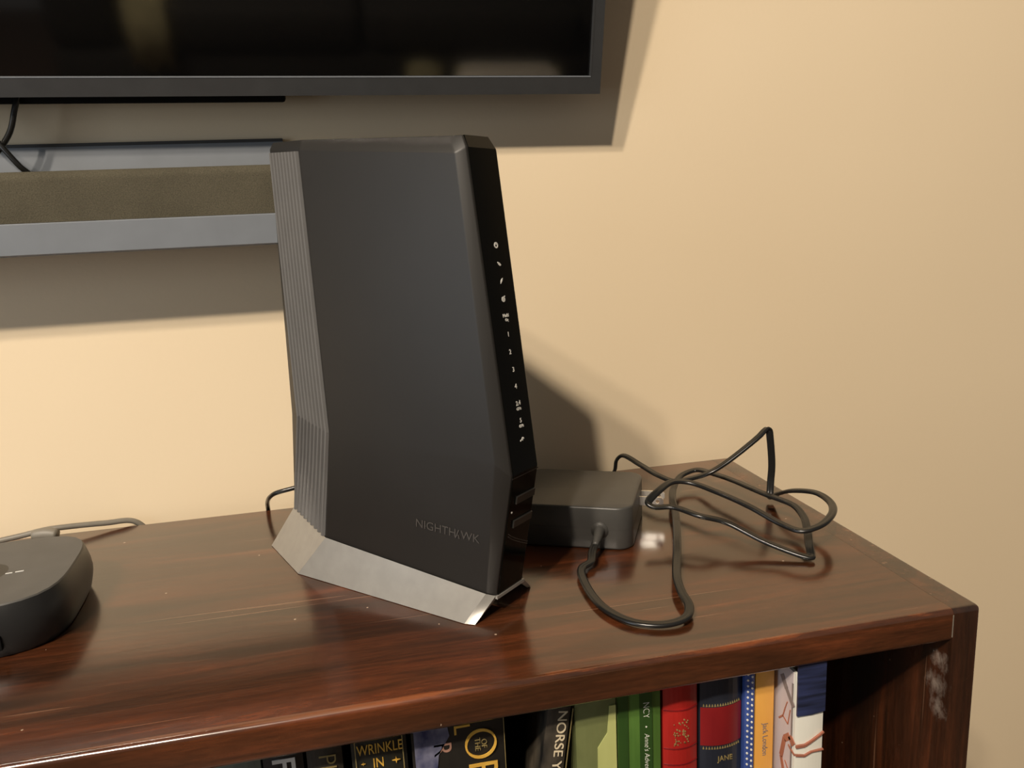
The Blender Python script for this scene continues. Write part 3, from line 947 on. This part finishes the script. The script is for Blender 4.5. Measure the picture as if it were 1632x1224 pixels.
def sp_text(b, txt, size, x, z, mat, down=False, sx=1.0, bold=0.0, name='spine_lettering', align='CENTER', local=None):
    o = local if local is not None else spine_xy(b, x, z)
    if down:
        return lettering(name, txt, size, o, Vector((0, 0, -1)), XR, mat, b, align, 0.0002, sx, bold)
    return lettering(name, txt, size, o, XR, ZU, mat, b, align, 0.0002, sx, bold)
def sp_poly(b, name, polys, mat, x=0, z=0, depth=0.0003, local=None):
    o = local if local is not None else spine_xy(b, x, z)
    return flat_poly(name, polys, o, XR, ZU, mat, b, depth)
def rect(x0, x1, z0, z1): return [(x0, z0), (x1, z0), (x1, z1), (x0, z1)]

b1 = book(-0.4110, -0.3872, 'bk_teal', 'grey-green book at the far left of the visible row')
b2 = book(-0.3862, -0.3672, 'bk_grey', 'dark grey book with bold white letter on its spine')
sp_text(b2, 'FA', 0.0150, -0.3768, -0.0330, 'ink', True, 1.0, 0.0003, align='LEFT')
b3 = book(-0.3655, -0.3484, 'bk_charcoal', 'charcoal book with thin gold outlined capitals down its spine')
sp_text(b3, 'PL', 0.0125, -0.3560, -0.0350, 'dullgold', True, 1.0, -0.0002, align='LEFT')
b4 = book(-0.3440, -0.3165, 'bk_night', 'dark book with upright gold title between gold border lines')
sp_text(b4, 'WRINKLE', 0.0080, -0.3298, -0.0372, 'gold', False, 0.66)
sp_text(b4, 'IN', 0.0075, -0.3310, -0.0453, 'gold', False, 0.75)
sp_text(b4, 'TIME', 0.0075, -0.3300, -0.0545, 'gold', False, 0.75)
sp_poly(b4, 'border_line', [rect(-0.0002, 0.0002, -0.12, 0.0)], 'dullgold', -0.3420, -0.028)
sp_poly(b4, 'border_line', [rect(-0.0002, 0.0002, -0.12, 0.0)], 'dullgold', -0.3185, -0.028)
star = []
for i in range(8):
    r = 0.0021 if i % 2 == 0 else 0.0005
    star.append((r * math.cos(i * math.pi / 4), r * math.sin(i * math.pi / 4)))
sp_poly(b4, 'star', [star], 'gold', -0.3222, -0.0452)
sp_poly(b4, 'star', [[(a * 0.5, c_ * 0.5) for a, c_ in star]], 'gold', -0.3385, -0.0445)
b5 = book(-0.3140, -0.2660, 'bk_black', 'thick black book with large gold letters and a misty blue edge')
sp_poly(b5, 'misty_band', [[(-0.0015, 0.0), (0.0150, 0.0), (0.0165, -0.010), (0.0105, -0.020), (0.0085, -0.034), (0.0045, -0.060), (0.002, -0.12), (-0.0015, -0.12)]], 'bk_galaxy', -0.3112, -0.0270, 0.0002)
sp_text(b5, 'R', 0.0135, -0.2990, -0.0440, 'rosegold', True, 1.0, -0.0001, name='spine_lettering')
sp_text(b5, 'L', 0.0120, -0.2885, -0.0345, 'gold', True)
o_pl = []
for i in range(28):
    t, t2 = 2 * math.pi * i / 28, 2 * math.pi * (i + 1) / 28
    wd = lambda q: 0.0009 + 0.0008 * abs(math.cos(q - 1.9))
    ax_, bz_ = 0.0083, 0.0086
    o_pl.append([((ax_ - wd(t)) * math.cos(t), (bz_ - wd(t)) * math.sin(t)), (ax_ * math.cos(t), bz_ * math.sin(t)), (ax_ * math.cos(t2), bz_ * math.sin(t2)), ((ax_ - wd(t2)) * math.cos(t2), (bz_ - wd(t2)) * math.sin(t2))])
sp_poly(b5, 'letter_o', o_pl, 'gold', -0.2788, -0.0447)
sp_text(b5, 'OF', 0.0042, -0.2772, -0.0450, 'dullgold', True, 1.0, -0.00005)
sp_text(b5, 'THE', 0.0042, -0.2806, -0.0450, 'dullgold', True, 1.0, -0.00005)
sp_text(b5, 'RD', 0.0220, -0.2790, -0.0545, 'gold', True, 0.9, align='LEFT')
sp_poly(b5, 'edge_line', [rect(-0.0001, 0.0002, -0.12, 0)], 'dullgold', -0.2664, -0.028)

LEAN = math.radians(8.5)
b6 = book(-0.2920, -0.2796, 'bk_smoke', 'leaning smoky black book with cream capitals down its spine', lean=LEAN, rounded=0.001, top=-0.030)
b6.location = (-0.2609, BOOK_FRONT, SHZ + 0.0013)
def b6_local(x, z):
    d = Vector((x - b6.location.x, 0, z - b6.location.z))
    c_, s_ = math.cos(-LEAN), math.sin(-LEAN)
    return Vector((d.x * c_ + d.z * s_, -0.0001, -d.x * s_ + d.z * c_))
p0 = b6_local(-0.2335, -0.036)
sp_text(b6, 'NORSE Y', 0.0072, 0, 0, 'pages', True, 1.2, 0.0, align='LEFT', local=b6_local(-0.2345, -0.0335))
sp_poly(b6, 'edge_line', [rect(-0.0002, 0.0002, -0.13, 0)], 'dullgold', local=b6_local(-0.2290, -0.0335))
b7 = book(-0.2276, -0.2052, 'bk_olive', 'olive green book with a pale slanted shape, right of the leaning book', rounded=0.001)
sp_poly(b7, 'pale_shape', [[(0.0, -0.10), (0.0120, -0.10), (0.0120, 0.012), (0.0085, 0.012), (0.0070, -0.004), (0.0015, -0.012)]], 'bk_pale', -0.2176, -0.0480)
b8 = book(-0.2045, -0.1795, 'bk_green', 'green book with small white italic title down its spine')
sp_poly(b8, 'dark_joint', [rect(-0.0000, 0.0055, -0.15, 0.0)], 'bk_dkgreen', -0.2042, -0.028, 0.00012)
sp_poly(b8, 'dark_panel', [rect(0, 0.0072, -0.15, 0.0)], 'bk_dkgreen', -0.1922, -0.028, 0.00012)
sp_text(b8, 'NCY', 0.0052, -0.1885, -0.0425, 'bk_white', True, 0.9, -0.0001)
sp_poly(b8, 'dot', ring_polys(0, 0.0005, 0, 360, 8), 'bk_white', -0.1885, -0.0525)
lettering('spine_lettering', 'Anne\'s Adventures in', 0.0042, spine_xy(b8, -0.1882, -0.0565), Vector((0, 0, -1)), XR, 'bk_white', b8, 'LEFT', 0.0002, 0.95, -0.00005, 0.25)
b9 = book(-0.1776, -0.1576, 'bk_red', 'bright red book with a faded gold ornament on its spine', rounded=0.003)
orn = []
for i in range(46):
    a_, c_ = random.uniform(-0.0050, 0.0050), random.uniform(-0.0075, 0.0075)
    s_ = random.uniform(0.0002, 0.0006)
    orn.append([(a_ - s_, c_), (a_, c_ - s_), (a_ + s_, c_), (a_, c_ + s_)])
sp_poly(b9, 'gold_ornament', orn, 'dullgold', -0.1678, -0.0600)
for z in (-0.0465, -0.0700, -0.0800):
    sp_band(b9, 'raised_band', 0.0198, z - 0.0003, z + 0.0003, 'bk_maroon', 0.003, 0.0005)
b10 = book(-0.1558, -0.1312, 'bk_navy', 'dark navy book with a wide crimson band on its spine', rounded=0.003)
sp_band(b10, 'crimson_band', 0.0244, -0.0725, -0.0490, 'bk_maroon', 0.003)
for z in (-0.0475, -0.0740):
    for i in range(15):
        x_ = -0.0105 + 0.0015 * i
        yq = 0.003 * (x_ / 0.0123) ** 2
        flat_poly('gilt_motif', [[(-0.0005, -0.0008), (0.0005, -0.0008), (0.0002, 0.0002), (0, 0.0008), (-0.0002, 0.0002)]], Vector((x_, yq - 0.0001, z - SHZ)), XR, ZU, 'dullgold', b10, 0.0002)
sp_text(b10, 'JANE', 0.0045, 0, 0, 'dullgold', local=spine_xy(b10, -0.1420, -0.0812) + Vector((0, -0.0001, 0)), sx=0.9)
b11 = book(-0.1302, -0.1244, 'bk_blue', 'slim blue book with white polka dots', rounded=0.0005)
dots = []
for r_ in range(28):
    for cidx in range(2):
        cx_ = (-0.0014, 0.0012)[cidx]
        cz_ = -0.0035 * r_ - (0.00175 if cidx else 0)
        dots.append([(cx_ + 0.0006 * math.cos(q * math.pi / 4), cz_ + 0.0006 * math.sin(q * math.pi / 4)) for q in range(8)])
sp_poly(b11, 'polka_dots', dots, 'bk_white', -0.1273, -0.032)
b12 = book(-0.1236, -0.1126, 'bk_orange', 'orange-yellow paperback with small dark title down its spine', rounded=0.0004)
lettering('spine_lettering', 'Jack London', 0.0046, spine_xy(b12, -0.1178, -0.0640), Vector((0, 0, -1)), XR, 'twig', b12, 'LEFT', 0.0002, 0.9, -0.00005)
b13 = book(-0.1090, -0.0922, 'bk_white', 'white book with red-brown branches and navy top, last before the side panel', y=-0.2862, depth=0.18, rounded=0.0008)
sp_poly(b13, 'navy_block', [[(-0.0083, 0.03), (-0.0083, -0.0002), (0.0, -0.0006), (0.0083, 0.0003), (0.0083, 0.03)]], 'bk_deepblue', -0.1006, -0.0500, 0.0010)
def branch(pts, wd, xf, name='branch_print', mat='branch'):
    pl = [bar2(*pts[i], *pts[i + 1], wd * (1 - 0.6 * i / len(pts))) for i in range(len(pts) - 1)]
    return pl
pl = branch([(-0.0083, -0.0690), (-0.0030, -0.0692), (0.0005, -0.0675), (0.0040, -0.0655), (0.0083, -0.0628)], 0.0015, 0) + branch([(-0.0083, -0.0742), (-0.0030, -0.0755), (0.0010, -0.0738), (0.0083, -0.0735)], 0.0010, 0)
sp_poly(b13, 'branch_print', pl, 'branch', -0.1006, 0.0, 0.0009)
# left cover of that book: its shade put into a mauve tone; hinge line and printed branches
fl_ = box('cover_panel', (-0.0087, -0.0083, 0.0030, 0.10, 0.0, -0.026 - SHZ), 'bk_white_shaded', b13)
flat_poly('hinge_line', [rect(-0.0040, -0.0030, -0.08, 0.08)], Vector((-0.0087, 0, 0.087)), Vector((0, -1, 0)), ZU, 'twig', b13, 0.0002)
cp = branch([(-0.001, -0.069), (-0.005, -0.066), (-0.010, -0.071), (-0.013, -0.084), (-0.010, -0.092)], 0.0042, 0) + branch([(-0.006, -0.072), (-0.002, -0.0740), (0.0, -0.0742)], 0.0014, 0)
cp += branch([(-0.016, -0.062), (-0.012, -0.058), (-0.007, -0.060), (-0.005, -0.050)], 0.0010, 0) + branch([(-0.012, -0.058), (-0.010, -0.052), (-0.008, -0.047)], 0.0008, 0) + branch([(-0.009, -0.084), (-0.005, -0.088), (-0.002, -0.090)], 0.0008, 0)
flat_poly('branch_print', cp, Vector((-0.0087, 0.0, -SHZ)), Vector((0, -1, 0)), ZU, 'branch', b13, 0.0003)
flat_poly('bough_print', branch([(-0.014, -0.0335), (-0.009, -0.0395), (-0.002, -0.0465)], 0.004, 0), Vector((-0.0087, 0.0, -SHZ)), Vector((0, -1, 0)), ZU, 'twig', b13, 0.0003)

# ------------------------------------------------------------------ unseen sofa, cushions and throw added for the television screen's reflections
cloth_cover('sofa_cloth', s2l(34, 31, 28), s2l(46, 42, 37), 0.85)
cloth_cover('throw_cloth', s2l(216, 206, 190), s2l(236, 226, 210), 0.9)
cloth_cover('olive_cloth', s2l(140, 132, 100), s2l(164, 154, 116), 0.9)
so = empty('sofa', (-0.25, -3.0, FZ), 0, 'unseen dark fabric sofa added across the room for its reflection in the television screen', 'sofa')
box('seat_base', (-1.05, 1.15, -0.40, 0.42, 0.10, 0.28), 'sofa_cloth', so, 0.02)
for x0_ in (-0.80, 0.06):
    box('seat_cushion', (x0_, x0_ + 0.84, -0.22, 0.44, 0.28, 0.44), 'sofa_cloth', so, 0.04, 3)
box('backrest', (-0.85, 0.95, -0.46, -0.22, 0.28, 0.86), 'sofa_cloth', so, 0.05, 3)
for x0_ in (-1.05, 0.92):
    box('armrest', (x0_, x0_ + 0.23, -0.44, 0.42, 0.28, 0.62), 'sofa_cloth', so, 0.05, 3)
for x0_ in (-0.98, 1.02):
    for y0_ in (-0.36, 0.32):
        box('leg', (x0_, x0_ + 0.05, y0_, y0_ + 0.05, 0.0, 0.102), 'wood_v', so, 0.004)
def reflection_throw(x0_, x1_, low, mat, label):  # invented cloth, added for a streak of reflection in the screen
    t = 0.022
    prof = [(-2.95, FZ + 0.445), (-2.545, FZ + 0.445), (-2.545, low), (-2.545 + t, low), (-2.545 + t, FZ + 0.445 + t), (-2.95, FZ + 0.445 + t)]
    k = len(prof)
    n_ = 7
    v, f = [], []
    for i in range(n_):
        q = i / (n_ - 1)
        for a_, (y_, z_) in enumerate(prof):
            v.append((x0_ + (x1_ - x0_) * q, y_ + (0.008 * math.sin(i * 2.1) + 0.008 if a_ in (2, 3) else 0), z_ + (0.02 * math.sin(i * 1.7) if a_ in (2, 3) else 0)))
    for i in range(n_ - 1):
        for j in range(k):
            f.append((i * k + j, i * k + (j + 1) % k, (i + 1) * k + (j + 1) % k, (i + 1) * k + j))
    f += [tuple(range(k)), tuple(range((n_ - 1) * k, n_ * k))]
    return tag(mesh_obj('reflection_throw', v, f, mat, None, True), label, 'blanket')
def reflection_cushion(x0_, x1_, top, mat, label):  # invented cushion, sized for a patch of reflection in the screen
    c_ = empty('reflection_cushion', ((x0_ + x1_) / 2, -2.36, FZ), 0, label, 'cushion')
    hw = (x1_ - x0_) / 2
    box('cushion_body', (-hw, hw, -0.09, 0.09, 0.004, top - FZ), mat, c_, 0.045, 4)
    box('piping', (-hw - 0.004, hw + 0.004, -0.006, 0.006, 0.0, top - FZ + 0.004), 'olive_cloth', c_, 0.005)
reflection_cushion(0.12, 0.52, -0.43, 'throw_cloth', 'unseen wide pale cushion added for the reflection at the lower right of the screen')
reflection_cushion(-0.06, 0.07, -0.42, 'olive_cloth', 'unseen narrow olive cushion added for the reflection left of the pale cushion')
reflection_throw(-1.02, -0.88, FZ + 0.24, 'olive_cloth', 'unseen olive throw added at the sofa end for the reflection at the upper left of the screen')
